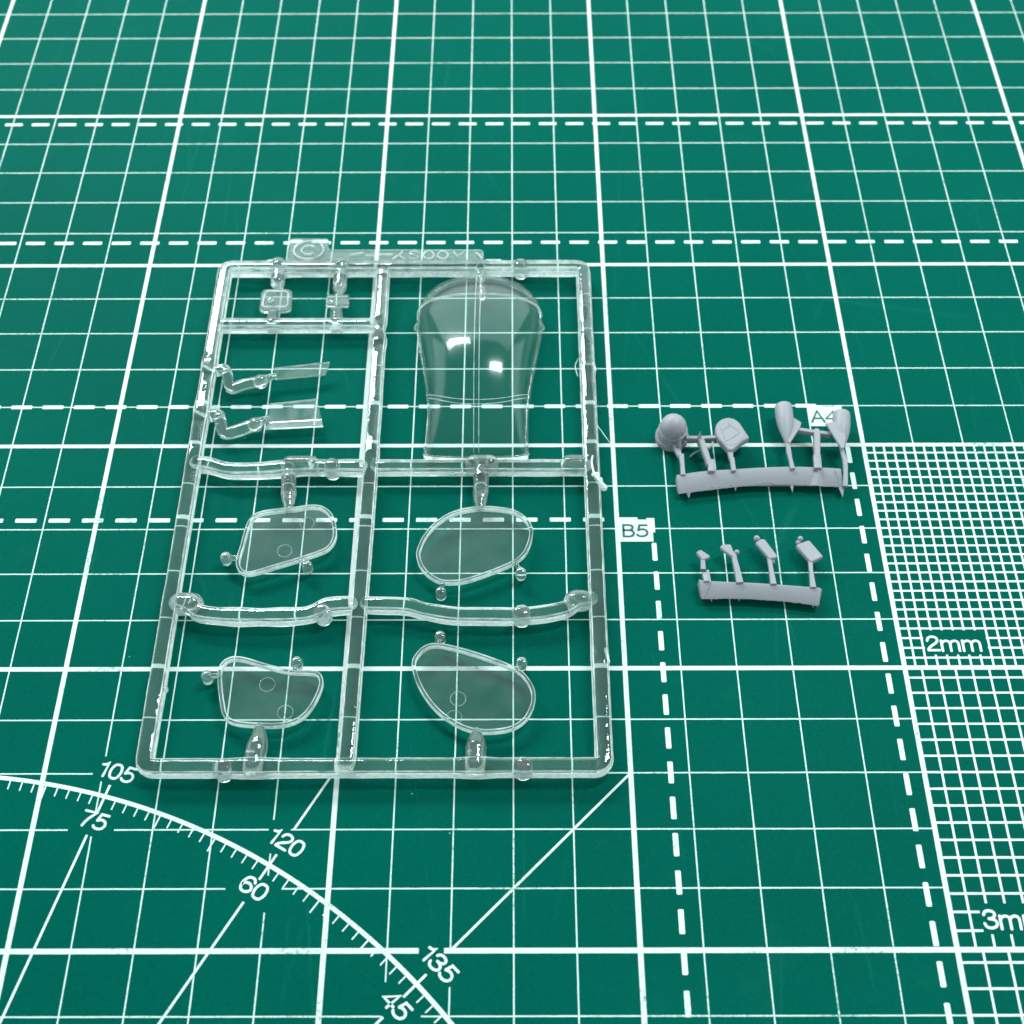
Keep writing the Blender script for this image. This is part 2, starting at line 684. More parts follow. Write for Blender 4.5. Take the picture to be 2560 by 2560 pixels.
ruling(range(52, 122, 2), range(52, 100, 2), 50.4, 120, 50.4, 99.6, (54.3, 65.7, 52.6, 57.6))
ruling(range(53, 122, 3), range(3, 50, 3), 50.4, 120, 0.4, 49.6, (54.7, 67.5, 2.4, 7.4))
ruling(range(54, 122, 4), range(-38, 0, 4), 50.4, 120, -40, -0.4, (0, 0, 0, 0))
fine.put('fine_ruling_print', 'print')

# dashed paper-format outlines


def dashes(pts, wd=0.93):
    d = Print()
    for (a, b, vert, c) in pts:
        o = [(a, c - wd / 2), (b, c - wd / 2), (b, c + wd / 2), (a, c + wd / 2)]
        if vert:
            o = [(p[1], p[0]) for p in o]
        d.poly(round_poly(o, 0.22, 2), 0.028)
    d.put('dashed_line_print', 'print')


dashes([(-141.84 + 6.416 * k, -141.84 + 6.416 * k + 4.25, 0, 197.0) for k in range(-9, 52)])
dashes([(-128.74 + 6.398 * k, -128.74 + 6.398 * k + 4.25, 0, 156.95) for k in range(-11, 50)])
dashes([(-122.23 + 6.395 * k, -122.23 + 6.395 * k + 4.25, 0, 110.0) for k in range(-12, 26)])
dashes([(-115.66 + 6.42 * k, -115.66 + 6.42 * k + 4.1, 0, 82.1) for k in range(-13, 19)])
dashes([(76.71 - 6.38 * k - 4.0, 76.71 - 6.38 * k, 1, 6.8) for k in range(0, 18)])
dashes([(99.49 - 6.33 * k - 4.0, 99.49 - 6.33 * k, 1, 46.8) for k in range(0, 22)])

# protractor: centre (-120, -90), radius 120
PC = Vector((-120, -90))


def pol(r, deg):
    a = math.radians(deg)
    return (PC.x + r * math.cos(a), PC.y + r * math.sin(a))


arc = Print()
v, f = [], []
K = 260
for i in range(K + 1):
    dg = 20 + 100 * i / K
    v += [(*pol(120.37, dg), 0.031), (*pol(119.63, dg), 0.031)]
f = [(2 * i, 2 * i + 2, 2 * i + 3, 2 * i + 1) for i in range(K)]
arc.add((v, f))
arc.put('protractor_arc_print', 'print_worn')
tick = Print()
for d in range(20, 121):
    if d % 15 == 0:
        tick.seg(pol(122.1, d), pol(117.2, d), 0.42, 0.034)
    elif d % 5 == 0:
        tick.seg(pol(119.6, d), pol(117.3, d), 0.28, 0.034)
    else:
        tick.seg(pol(119.6, d), pol(118.1, d), 0.24, 0.034)
for d in (75, 60, 45, 30):
    tick.seg(pol(20, d), pol(113.0, d), 0.42, 0.037)
tick.seg(pol(127, 60), (-120 + 120 / math.tan(math.radians(60)), 30), 0.42, 0.037)
tick.seg(pol(127.6, 45), (0, 30), 0.42, 0.037)
tick.put('protractor_tick_print', 'print')


GLYPH = {   # advance width, strokes (smooth flag, points); cap height 1
    '0': (0.60, [('o', [(0.30, 0.95), (0.46, 0.86), (0.53, 0.5), (0.46, 0.14), (0.30, 0.05), (0.14, 0.14), (0.07, 0.5), (0.14, 0.86)])]),
    '1': (0.50, [('l', [(0.13, 0.74), (0.27, 0.78), (0.35, 0.93), (0.36, 0.04)])]),
    '2': (0.58, [('s', [(0.07, 0.68), (0.13, 0.86), (0.29, 0.95), (0.46, 0.87), (0.50, 0.70), (0.42, 0.53), (0.22, 0.34), (0.09, 0.17), (0.06, 0.06)]), ('l', [(0.06, 0.05), (0.53, 0.05)])]),
    '3': (0.58, [('s', [(0.07, 0.74), (0.14, 0.90), (0.29, 0.95), (0.44, 0.88), (0.48, 0.73), (0.40, 0.58), (0.24, 0.53)]), ('s', [(0.25, 0.53), (0.43, 0.48), (0.52, 0.31), (0.46, 0.13), (0.29, 0.05), (0.12, 0.11), (0.05, 0.28)])]),
    '4': (0.60, [('l', [(0.42, 0.03), (0.42, 0.95), (0.05, 0.30), (0.57, 0.30)])]),
    '5': (0.58, [('l', [(0.50, 0.94), (0.18, 0.94), (0.12, 0.55)]), ('s', [(0.12, 0.53), (0.28, 0.62), (0.45, 0.55), (0.52, 0.34), (0.44, 0.12), (0.27, 0.05), (0.13, 0.09), (0.06, 0.18)])]),
    '6': (0.58, [('s', [(0.50, 0.76), (0.42, 0.91), (0.29, 0.95), (0.15, 0.86), (0.07, 0.6), (0.07, 0.36), (0.14, 0.13), (0.29, 0.05), (0.45, 0.13), (0.52, 0.32), (0.44, 0.52), (0.29, 0.59), (0.15, 0.52), (0.10, 0.40)])]),
    '7': (0.58, [('l', [(0.05, 0.94), (0.53, 0.94), (0.36, 0.62), (0.25, 0.32), (0.20, 0.03)])]),
    'm': (0.90, [('l', [(0.08, 0.0), (0.08, 0.68)]), ('s', [(0.08, 0.46), (0.15, 0.60), (0.28, 0.67), (0.40, 0.61), (0.44, 0.46), (0.44, 0.2), (0.44, 0.0)]),
                 ('s', [(0.44, 0.46), (0.51, 0.60), (0.64, 0.67), (0.76, 0.61), (0.80, 0.46), (0.80, 0.2), (0.80, 0.0)])]),
    'A': (0.64, [('l', [(0.03, 0.0), (0.32, 1.0), (0.61, 0.0)]), ('l', [(0.14, 0.33), (0.50, 0.33)])]),
    'B': (0.64, [('l', [(0.09, 0.04), (0.09, 0.96), (0.36, 0.96), (0.48, 0.90), (0.51, 0.76), (0.47, 0.61), (0.36, 0.54), (0.10, 0.54)]),
                 ('l', [(0.36, 0.54), (0.50, 0.47), (0.56, 0.30), (0.50, 0.11), (0.36, 0.04), (0.09, 0.04)])]),
}


def ribbon(P, w, z, closed=False):
    """Flat stroke with mitred joints and round ends."""
    n = len(P)
    v, f = [], []
    for i in range(n):
        a = P[i - 1] if (closed or i) else P[i]
        c = P[(i + 1) % n] if (closed or i < n - 1) else P[i]
        d1 = (P[i] - a).normalized() if (P[i] - a).length > 1e-6 else (c - P[i]).normalized()
        d2 = (c - P[i]).normalized() if (c - P[i]).length > 1e-6 else d1
        n1, n2 = Vector((-d1.y, d1.x)), Vector((-d2.y, d2.x))
        nn = (n1 + n2).normalized()
        k = min(1.7, 1.0 / max(0.4, nn.dot(n1)))
        v += [(*(P[i] + nn * (w / 2 * k)), z), (*(P[i] - nn * (w / 2 * k)), z)]
    for i in range(n if closed else n - 1):
        a, b = 2 * i, 2 * ((i + 1) % n)
        f.append((a + 1, b + 1, b, a))
    if not closed:
        for e, o in ((0, 1), (n - 1, n - 2)):
            d = (P[e] - P[o]).normalized()
            s_ = Vector((-d.y, d.x))
            m = len(v)
            v += [(*(P[e] + (s_ * math.cos(t * math.pi / 6) + d * math.sin(t * math.pi / 6)) * (w / 2)), z) for t in range(7)]
            f.append(tuple(range(m + 6, m - 1, -1)))
    return v, f


def text_print(name, body, cx, base, width, cap, rot, z, mat, stroke=0.5, parent=mat_o, shear=0.0):
    adv = sum(GLYPH[c][0] for c in body) - 0.1
    sx = width / adv
    co, si = math.cos(rot), math.sin(rot)
    b = MB()
    x = -width / 2 - 0.05 * sx
    layer = 0
    for ch in body:
        wd, strokes = GLYPH[ch]
        for kind, pts in strokes:
            P = [Vector((x + p[0] * sx + shear * p[1] * cap, p[1] * cap)) for p in pts]
            if kind == 's':
                P = crom(P, 5)
            elif kind == 'o':
                P = crom(P, 5, True)
            P = [Vector((cx + co * p.x - si * p.y, base + si * p.x + co * p.y)) for p in P]
            b.add(ribbon(P, stroke, z + 0.002 * (layer % 4), kind == 'o'))
            layer += 1
        x += wd * sx
    return mk(name, b.v, b.f, mat, parent, smooth=False, fix=False)


for body, r, deg, wd in (('105', 123.2, 75, 6.3), ('75', 114.25, 75, 4.3), ('120', 123.2, 60, 6.3), ('60', 114.25, 60, 4.5),
                         ('135', 123.2, 45, 6.4), ('45', 114.25, 45, 4.5), ('30', 114.25, 30, 4.5), ('150', 123.2, 30, 6.3)):
    p = pol(r, deg)
    text_print('degree_number_print', body, p[0], p[1], wd, 2.85, math.radians(deg - 90), 0.040, 'print', 0.45, shear=0.08)
text_print('ruling_size_print', '2mm', 59.7, 53.35, 9.7, 3.1, 0, 0.040, 'print', 0.48)
text_print('ruling_size_print', '3mm', 60.0, 3.25, 9.7, 3.1, 0, 0.040, 'print', 0.48)
for body, x, y in (('B5', 0.0, 77.0), ('A4', 39.8, 104.7)):
    b = Print()
    b.poly([(x + 0.1, y), (x + 6.75, y), (x + 6.75, y + 2.1), (x + 7.2, y + 2.1), (x + 7.2, y + 5.4), (x + 5.7, y + 5.4),
            (x + 5.7, y + 5.05), (x + 3.3, y + 5.05), (x + 3.3, y + 5.4), (x + 0.1, y + 5.4)], 0.043)
    lb = b.put('paper_size_label_print', 'print_grey')
    text_print('paper_size_letters', body, x + 3.35, y + 1.05, 4.75 if body == 'B5' else 5.0, 2.85, 0, 0.050, 'ink_green', 0.46, parent=lb)

# ================================================================ clear sprue
ZR = 2.4
RR = 1.58
# runner section: flat top and belly, drafted flanks with whitened strips standing in for bright refracted edges
SECTION = [(-0.70, 0.86), (-0.38, 0.94), (0.0, 0.97), (0.38, 0.94), (0.70, 0.86), (0.81, 0.76), (0.90, 0.30), (1.0, -0.06), (0.84, -0.86), (0.76, -0.93),
           (-0.76, -0.93), (-0.84, -0.86), (-1.0, -0.06), (-0.90, 0.30), (-0.81, 0.76)]
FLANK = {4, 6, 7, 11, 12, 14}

G = {
 'corners': [(-82.35, 146.74), (-4.54, 146.5), (-4.66, 30.05), (-82.59, 29.85)],
 'mid': [(-48.08, 146.63), (-47.98, 120.43), (-47.64, 92.45), (-47.85, 68.77), (-48.05, 48.19), (-48.28, 29.93)],
 'short': [(-81.58, 130.12), (-49.01, 130.03)],
 'row3L': [(-81.98, 93.7), (-79.59, 93.5), (-78.01, 93.01), (-74.81, 92.14), (-68.89, 92.21), (-63.74, 92.68), (-57.29, 92.86), (-48.25, 92.79)],
 'row3R': [(-47.24, 92.83), (-5.85, 92.73)],
 'row4L': [(-80.42, 62.41), (-78.47, 61.48), (-76.38, 59.96), (-69.56, 59.36), (-59.49, 59.46), (-55.92, 60.17), (-53.62, 61.42), (-49.56, 61.75)],
 'row4R': [(-46.94, 61.74), (-39.42, 61.47), (-36.25, 60.54), (-30.92, 59.52), (-26.13, 59.38), (-18.92, 59.36), (-14.09, 59.9), (-10.22, 60.9), (-8.28, 62.41), (-5.36, 62.66)],
 'W1': [(-61.61, 83.33), (-59.12, 83.85), (-56.83, 83.68), (-54.96, 82.45), (-53.79, 80.31), (-53.22, 77.59), (-53.34, 75.8), (-53.98, 74.32), (-55.25, 73.14), (-59.31, 71.39), (-64.08, 69.66), (-67.63, 68.37), (-69.33, 68.17), (-70.62, 68.81), (-71.4, 70.25), (-71.48, 72.0), (-71.07, 74.95), (-70.68, 78.24), (-70.16, 80.35), (-69.06, 81.87), (-67.12, 82.63), (-64.13, 83.09)],
 'W2': [(-27.68, 83.3), (-24.9, 83.45), (-21.85, 83.13), (-19.32, 82.36), (-17.31, 80.68), (-16.32, 78.7), (-16.22, 76.9), (-16.61, 74.82), (-17.62, 72.46), (-19.36, 70.71), (-22.56, 68.98), (-26.22, 67.4), (-29.14, 66.41), (-31.33, 66.19), (-33.53, 66.42), (-35.78, 67.86), (-37.32, 69.88), (-38.03, 72.22), (-37.85, 73.98), (-37.06, 76.35), (-35.4, 79.05), (-33.2, 81.17), (-30.71, 82.54)],
 'W3': [(-69.17, 51.15), (-67.24, 50.8), (-63.83, 49.68), (-59.5, 48.49), (-55.74, 48.29), (-54.31, 47.95), (-53.52, 46.9), (-53.33, 45.34), (-53.91, 43.03), (-55.09, 40.49), (-56.34, 38.98), (-58.08, 37.98), (-60.31, 37.44), (-63.73, 37.45), (-67.19, 37.75), (-69.08, 38.38), (-70.28, 39.77), (-70.84, 41.54), (-71.49, 44.1), (-72.0, 46.95), (-72.06, 48.78), (-71.41, 50.23), (-70.32, 50.97)],
 'W4': [(-34.58, 53.67), (-35.99, 53.08), (-37.12, 51.88), (-37.88, 50.28), (-37.81, 48.44), (-36.88, 45.57), (-35.15, 42.48), (-32.76, 39.68), (-29.96, 37.67), (-27.44, 36.55), (-24.7, 36.17), (-21.75, 36.41), (-19.47, 37.15), (-17.64, 38.64), (-16.47, 40.91), (-16.1, 42.94), (-16.43, 45.0), (-17.57, 47.08), (-19.2, 48.66), (-22.49, 50.25), (-26.5, 51.85), (-30.31, 53.07), (-32.69, 53.61)],
 'P1': [(-73.6, 72.16), (-58.23, 70.22)],
 'P2': [(-33.23, 64.43), (-18.51, 68.68)],
 'P3': [(-73.99, 47.34), (-58.35, 50.07)],
 'P4': [(-33.09, 55.23), (-18.49, 49.84)],
 'g1': [(-63.7, 92.18), (-62.86, 83.08)],
 'g2': [(-26.14, 92.72), (-26.21, 83.45)],
 'g3': [(-63.95, 29.92), (-63.75, 33.31), (-63.53, 35.51), (-63.74, 37.5)],
 'g4': [(-26.44, 30.08), (-26.37, 33.22), (-26.33, 35.19), (-26.34, 36.54)],
 'mk1': [(-62.72, 73.51), (-59.03, 79.72)],
 'mk3': [(-63.14, 45.63), (-59.48, 40.25)],
 'mk4': [(-29.61, 42.77), (-30.23, 39.17)],
 'stub': [(-55.21, 92.8), (-54.48, 60.0), (-18.44, 59.64), (-69.07, 29.69), (-18.38, 29.94), (-18.19, 146.75)],
 'bulge': [(-61.48, 93.46), (-26.02, 93.69), (-7.89, 93.48), (-8.02, 62.54), (-79.52, 62.01)],
 'sq': [(-73.98, 140.64), (-67.31, 140.62), (-66.99, 133.59), (-73.8, 133.61)],
 'sqi': [(-73.08, 139.76), (-68.12, 139.74), (-67.82, 134.76), (-73.21, 134.78)],
 'rc': [(-59.88, 138.85), (-54.95, 138.83), (-54.83, 135.16), (-59.76, 135.17)],
 'kg': [(-70.95, 147.52), (-70.63, 141.73), (-57.45, 147.48), (-57.12, 140.59), (-70.88, 133.7), (-70.59, 130.73), (-57.49, 134.52), (-57.21, 130.69)],
 'arm1': [(-82.75, 118.88), (-81.06, 117.6), (-79.13, 117.7), (-78.5, 116.54), (-77.47, 113.2), (-75.16, 114.02), (-71.55, 114.84), (-68.79, 116.3)],
 'strip1': [(-68.92, 117.57), (-57.63, 119.13), (-58.49, 116.59), (-68.54, 115.36)],
 'arm2': [(-82.77, 107.06), (-81.19, 105.85), (-79.14, 105.84), (-78.52, 104.64), (-77.38, 101.65), (-73.89, 102.63), (-71.48, 103.62), (-69.13, 105.21)],
 'strip2': [(-68.76, 107.84), (-59.34, 109.03), (-57.85, 103.19), (-69.25, 102.52)],
 'tag': [(-69.31, 156.06), (-60.69, 156.04), (-60.39, 152.09), (-26.33, 151.98), (-26.29, 148.44), (-69.13, 148.57)],
 'tagc': [(-64.72, 151.92), (-68.16, 151.93), (-64.99, 155.15), (-64.45, 148.73), (-66.12, 151.92)],
 'let': [(-55.42, 150.19), (-52.79, 150.89), (-51.85, 149.93), (-50.57, 149.92), (-49.2, 150.27), (-46.4, 150.27), (-46.19, 148.68), (-43.54, 148.84), (-44.86, 150.08), (-44.03, 151.32), (-42.46, 150.43), (-40.55, 150.43), (-38.26, 150.24), (-35.21, 150.23), (-32.81, 151.11), (-32.02, 149.62), (-30.77, 151.11), (-27.97, 150.92), (-26.67, 148.79)],
 'fib': [(-6.27, 121.69), (-6.98, 119.78), (-6.88, 118.43), (-6.58, 116.87)],
 'fib2': [(-2.94, 103.29), (-0.71, 99.44)],
 'blob': [(-4.41, 94.52), (-4.63, 92.91), (-4.25, 90.12), (-3.5, 88.74), (-2.12, 87.36), (-2.97, 90.12)],
}
sp = root('clear_sprue', (-43.5, 88.0, 0), 'clear plastic model sprue with bubble canopy and four curved windows on the mat', 'model sprue')

xl, xr, yb, yt = -82.45, -4.6, 29.95, 146.6
fp = round_poly([(xl, yb), (xr, yb), (xr, yt), (xl, yt)], 1.75, 8)
fp = resample(V3(fp, ZR), 1.4, True)
bul = [(xl, 43.6, 0.03, 5), (xl, 62, 0.05, 2.5), (xl, 93.5, 0.05, 2.5), (xl, 118.9, 0.12, 1.8), (xl, 106.9, 0.12, 1.8),
       (xr, 117, 0.05, 1.2), (xr, 131, -0.03, 3), (xr, 50.5, 0.06, 1.2), (xr, 93, 0.05, 2.0), (xr, 40, -0.02, 3),
       (-63.9, yb, 0.10, 3.0), (-26.4, yb, 0.10, 3.0), (-70.9, yt, 0.08, 2.2), (-57.4, yt, 0.08, 2.0), (-26.9, yt, 0.06, 2.0)]
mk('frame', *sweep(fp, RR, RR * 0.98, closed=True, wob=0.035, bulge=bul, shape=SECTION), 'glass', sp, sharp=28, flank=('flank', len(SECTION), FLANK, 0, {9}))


def runner(pts, dz=None, seed=0.0, r=1.5, per=5, name='runner', wob=0.05, smooth=True, bulge=()):
    p = V3(pts, ZR)
    if dz:
        for q, d in zip(p, dz):
            q.z += d
    if smooth and len(p) > 2:
        p = crom(p, per)
    p = resample(p, 1.3)
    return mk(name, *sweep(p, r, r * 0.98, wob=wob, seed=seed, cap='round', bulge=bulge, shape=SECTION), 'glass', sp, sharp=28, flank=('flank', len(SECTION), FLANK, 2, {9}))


mid = [(-48.05, 145.9), (-47.9, 120.4), (-47.75, 92.6), (-47.9, 68.8), (-48.05, 48.2), (-48.2, 30.7)]
runner(mid, seed=2, r=1.55, wob=0.03, bulge=[(-47.95, 128.3, -0.22, 1.6), (-47.95, 125.6, 0.10, 1.8), (-47.8, 100, -0.06, 2), (-47.8, 95.5, 0.05, 1.5)])
runner([(-81.2, 130.1), (-49.6, 130.05)], seed=4, r=1.38, wob=0.02)
runner([(-81.6, 93.7)] + G['row3L'][1:-1] + [(-49.6, 92.8)], seed=6, r=1.5, wob=0.10)
runner([(-46.3, 92.83), (-6.0, 92.73)], seed=8, r=1.48, wob=0.04)
runner(G['row4L'][:-1] + [(-49.7, 61.75)], seed=10, r=1.55, wob=0.10)
runner([(-46.4, 61.75)] + G['row4R'][1:-1] + [(-6.0, 62.66)], seed=12, r=1.52, wob=0.12)

# ejector stubs: short posts that carry the frame on the mat
for x, y in G['stub']:
    mk('ejector_stub', *lathe([(0.05, 0.02), (1.1, 0.03), (1.5, 0.25), (1.58, 0.6), (1.62, 2.0), (1.58, 3.3), (1.4, 3.75), (1.0, 3.92), (0.05, 3.95)], (x, y), 24), 'glass_gate', sp)
# swollen joints where the plastic flowed
for (x, y), ln, r in zip(G['bulge'], (2.0, 1.5, 0.9, 0.7, 1.0), (1.85, 1.8, 1.95, 2.0, 2.15)):
    mk('swollen_joint', *stick((x - ln, y, ZR), (x + ln, y, ZR), r, 20), 'glass_gate', sp)

# ---- four curved windows
RIM = [(-0.62, 1.0), (0.62, 1.0), (1.0, 0.7), (0.92, -1.0), (-0.92, -1.0), (-1.0, 0.7)]  # side facets are whitened to imitate the bright edge lines


def window(key, pegs, gate, gr, marks, z=2.35):
    o = [(p.x, p.y) for p in crom(V3(G[key]), 4, True)]
    w = mk('window_pane', *prism(inset(o, 0.55), z - 0.16, z + 0.16), 'pane', sp, smooth=False)
    rim = [Vector((*p, z)) for p in inset(o, 0.36)]
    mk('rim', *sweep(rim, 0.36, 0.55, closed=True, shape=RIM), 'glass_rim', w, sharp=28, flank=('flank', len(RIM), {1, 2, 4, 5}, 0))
    for (x, y) in pegs:
        # nearest rim point: a short neck joins the peg to the window
        q = min(rim, key=lambda r: (r.x - x) ** 2 + (r.y - y) ** 2)
        b = MB()
        b.add(lathe([(0.03, 0.55), (0.75, 0.56), (0.95, 0.8), (1.0, 1.4), (1.0, 2.5), (0.9, 2.95), (0.6, 3.12), (0.03, 3.15)], (x, y), 20))
        mk('peg', b.v, b.f, 'glass_gate', w)
        d = (q - Vector((x, y, z)))
        d.z = 0
        L = d.length
        if L > 0.95:
            d.normalize()
            mk('peg_neck', *sweep([Vector((x, y, z)) + d * 0.75, Vector((x, y, z)) + d * (L - 0.05)], 0.45, 0.5, n=10, power=3, cap='flat'), 'glass_gate', w)
    for (x, y) in marks:
        ring = [Vector((x + 1.35 * math.cos(a * math.pi / 12), y + 1.35 * math.sin(a * math.pi / 12), z + 0.17)) for a in range(24)]
        mk('moulding_mark', *sweep(ring, 0.05, n=6, closed=True), 'gate_mark', w)
    g = crom(V3(G[gate], ZR), 5)
    if len(gr) == 2:
        gr = [gr[0] + (gr[1] - gr[0]) * (i / (len(g) - 1)) ** 2 for i in range(len(g))]
    else:
        kk = (len(gr) - 1) / (len(g) - 1)
        gr = [gr[int(i * kk)] + (gr[min(int(i * kk) + 1, len(gr) - 1)] - gr[int(i * kk)]) * (i * kk - int(i * kk)) for i in range(len(g))]
    mk('gate', *sweep(g, gr, n=20, power=2.2, cap='round', wob=0.16), 'glass_gate', sp)
    return w


window('W1', G['P1'], 'g1', [1.42, 1.5, 1.35, 1.5, 1.2, 0.85], G['mk1'])
window('W2', G['P2'], 'g2', [1.5, 1.55, 1.5, 1.55, 1.35, 0.95], [])
window('W3', G['P3'], 'g3', [1.7, 1.6, 1.7, 1.5, 1.1, 0.7], G['mk3'])
window('W4', G['P4'], 'g4', [1.7, 1.6, 1.75, 1.55, 1.2, 0.75], G['mk4'])

# ---- bubble canopy
XC = -27.0
ZB = 1.0
WT = [(97.0, 10.35), (102, 10.2), (106, 10.15), (110.5, 10.4), (115, 11.0), (121, 11.95), (126.5, 12.9), (131, 13.5)]
HT = [(97.0, 1.6), (100, 3.9), (104, 6.3), (108, 8.2), (112, 9.5), (116, 10.1), (120, 10.1), (124, 9.6), (128, 8.9), (132, 7.9), (136, 6.6), (140, 5.0), (143, 3.2), (144.8, 0.8)]


def lut(t, y):
    if y <= t[0][0]:
        return t[0][1]
    for (a, b), (c, d) in zip(t[:-1], t[1:]):
        if y <= c:
            k = (y - a) / (c - a)
            return b + (d - b) * k
    return t[-1][1]


def slut(t, y):
    return sum(lut(t, y + d) for d in (-2.4, -1.2, 0, 1.2, 2.4)) / 5 if y > t[0][0] + 2.4 else lut(t, y)


def can(u, v, off=0.0):
    """u 0..1 from the cut front edge to the round back, v 0..pi across."""
    y = 97.0 + 47.6 * math.sin(u * math.pi / 2 * 0.985) if u > 0.5 else 97.0 + 47.6 * u / 0.5 * math.sin(0.25 * math.pi * 0.985)
    h = slut(HT, y)
    w = slut(WT, min(y, 131.0))
    if y > 131.0:
        w *= math.sqrt(max(0.0, 1 - ((y - 131.0) / 13.7) ** 2.4))
    c, s = math.cos(v), math.sin(v)
    t = max(0.0, 1 - (y - 97.0) / 12.0)
    e = 2 / 2.3
    return Vector((XC - 0.25 * t + (w - off) * math.copysign(abs(c) ** e, c), y - 2.1 * s * t * t, ZB + max(0.05, h - off) * abs(s) ** e))


NU, NV = 64, 56


def shell(off):
    return [[can(i / NU, math.pi * j / NV, off) for j in range(NV + 1)] for i in range(NU + 1)]


outer, inner = shell(0.0), shell(0.55)
v = [tuple(p) for r in outer for p in r] + [tuple(p) for r in inner for p in r]
f = []
W_ = NV + 1
B_ = (NU + 1) * W_
for i in range(NU):
    for j in range(NV):
        a = i * W_ + j
        f.append((a, a + 1, a + W_ + 1, a + W_))
        f.append((B_ + a + W_, B_ + a + W_ + 1, B_ + a + 1, B_ + a))
canopy = mk('canopy', v, f, 'canopy', sp, fix=False)
# moulded edge all round the foot, and the torn front flash
edge = [can(i / NU, 0.0, 0.25) for i in range(0, NU + 1, 2)] + [can(i / NU, math.pi, 0.25) for i in range(NU, -1, -2)]
edge = resample(crom(edge, 2), 0.8)
mk('foot_edge', *sweep(edge, 0.30, 0.42, n=10, power=3, cap='flat'), 'glass_rim', canopy)
fe = [can(0.0, math.pi * j / 60) for j in range(61)]
mk('front_edge', *sweep([p + Vector((0, 0.1, 0)) for p in fe], 0.26, 0.26, n=8, cap='flat'), 'glass_rim', canopy)
tv, tf = [], []
for j, p in enumerate(fe):
    x = j / 60
    d = 0.75 + 0.35 * noise.noise(Vector((x * 9, 2.2, 0))) + 0.14 * noise.noise(Vector((x * 31, 5.2, 0)))
    d = max(0.1, d)
    tv += [tuple(p + Vector((0, -0.05, 0.12))), tuple(p + Vector((0, -0.15 - d, 0.05))), tuple(p + Vector((0, -0.12 - d, -0.22))), tuple(p + Vector((0, -0.02, -0.26)))]
for j in range(60):
    for k in range(4):
        tf.append((j * 4 + k, j * 4 + (k + 1) % 4, j * 4 + 4 + (k + 1) % 4, j * 4 + 4 + k))
tf += [(3, 2, 1, 0), (240, 241, 242, 243)]
mk('torn_flash', tv, tf, 'frost', canopy, smooth=False)


def on_can(pts, r, name):
    mk(name, *sweep(pts, r, n=6, cap='flat'), 'line', canopy)


def u_of(y):
    k = (y - 97.0) / 47.6
    if k <= math.sin(0.25 * math.pi * 0.985):
        return 0.5 * k / math.sin(0.25 * math.pi * 0.985)
    return math.asin(min(1, k)) / (math.pi / 2 * 0.985)


for dx in (-0.5, 0.5):
    pts = []
    for k in range(50):
        u = 0.01 + 0.90 * k / 49
        p0 = can(u, math.pi / 2, -0.02)
        pts.append(Vector((XC - 0.15 + dx, p0.y, p0.z)))
    on_can(pts, 0.06, 'frame_line')
for dy in (0.0, 0.75):
    pts = []
    for k in range(41):
        vv = math.pi * (0.02 + 0.96 * k / 40)
        pts.append(can(u_of(111.5 - dy - 6.0 * math.sin(vv)), vv, -0.02))
    on_can(pts, 0.06, 'frame_line')
for dy in (0.0, 0.55):
    pts = [can(u_of(133.0 + dy), math.pi * (0.02 + 0.96 * k / 40), -0.02) for k in range(41)]
    on_can(pts, 0.07, 'frame_line')
for vv, sx in ((0.05, 1), (math.pi - 0.05, -1)):
    p = can(u_of(130.2), vv)
    mk('side_tab', *stick(p + Vector((-0.5 * sx, 0.9, 0.9)), p + Vector((0.1 * sx, -0.6, 0.2)), 0.42, 12), 'glass_gate', canopy)
mk('gate', *stick((-26.9, 146.2, ZR), (-26.7, 143.0, ZR + 0.1), 1.15, 18, rb=0.8), 'glass_gate', sp)
mk('gate', *stick((-26.7, 141.6, ZR - 0.2), (-26.4, 138.6, ZR - 0.5), 0.7, 18, rb=1.0), 'glass_gate', sp)
mk('gate', *stick((-26.0, 93.6, ZR + 0.3), (-26.1, 94.7, ZR + 0.2), 1.3, 18, rb=0.8), 'glass_gate', sp)

# ---- two small lenses in the top-left bay
lens = mk('square_lens', *prism(round_poly(G['sq'], 1.3), 1.75, 2.75, 0.22, (0.0, -0.10)), 'lens', sp, smooth=False)
mk('raised_border', *sweep([Vector((*p, 2.80 - 0.10 * (p[1] - 137.1))) for p in round_poly(G['sqi'], 0.9)], 0.22, 0.22, n=8, closed=True), 'line', lens)
mk('sprue_dot', *ball((-71.6, 137.2, 2.75), 0.75, 16, 0.35), 'glass', lens)
lens2 = mk('oblong_lens', *prism(round_poly(G['rc'], 0.5), 1.75, 2.85, 0.22, (0.0, -0.10)), 'lens', sp, smooth=False)
mk('raised_bar', *sweep([Vector((-57.65, 138.5, 2.88)), Vector((-57.45, 135.4, 2.88))], 0.14, n=8), 'line', lens2)
mk('sprue_dot', *ball((-58.7, 136.6, 2.85), 0.55, 16, 0.4), 'glass', lens2)
kg = G['kg']
mk('gate', *sweep(crom(V3([kg[0], (-70.8, 144.5), (-70.7, 142.6), (-70.65, 140.9)], ZR), 5), [1.9] * 3 + [1.55] * 9 + [1.4, 1.2, 0.9, 0.7], n=18), 'glass_gate', sp)
mk('gate', *sweep(crom(V3([kg[2], (-57.3, 144.5), (-57.2, 141.3), (-57.15, 139.3)], ZR), 5), [1.9] * 3 + [1.5] * 9 + [1.35, 1.15, 0.8, 0.6], n=18), 'glass_gate', sp)
mk('gate', *stick((-70.6, 130.4, ZR), (-70.8, 133.2, ZR), 1.55, 18, rb=1.15), 'glass_gate', sp)
mk('gate', *stick((-57.2, 130.4, ZR), (-57.4, 133.6, ZR), 1.5, 18, rb=1.35), 'glass_gate', sp)

# ---- two trim strips on cranked arms


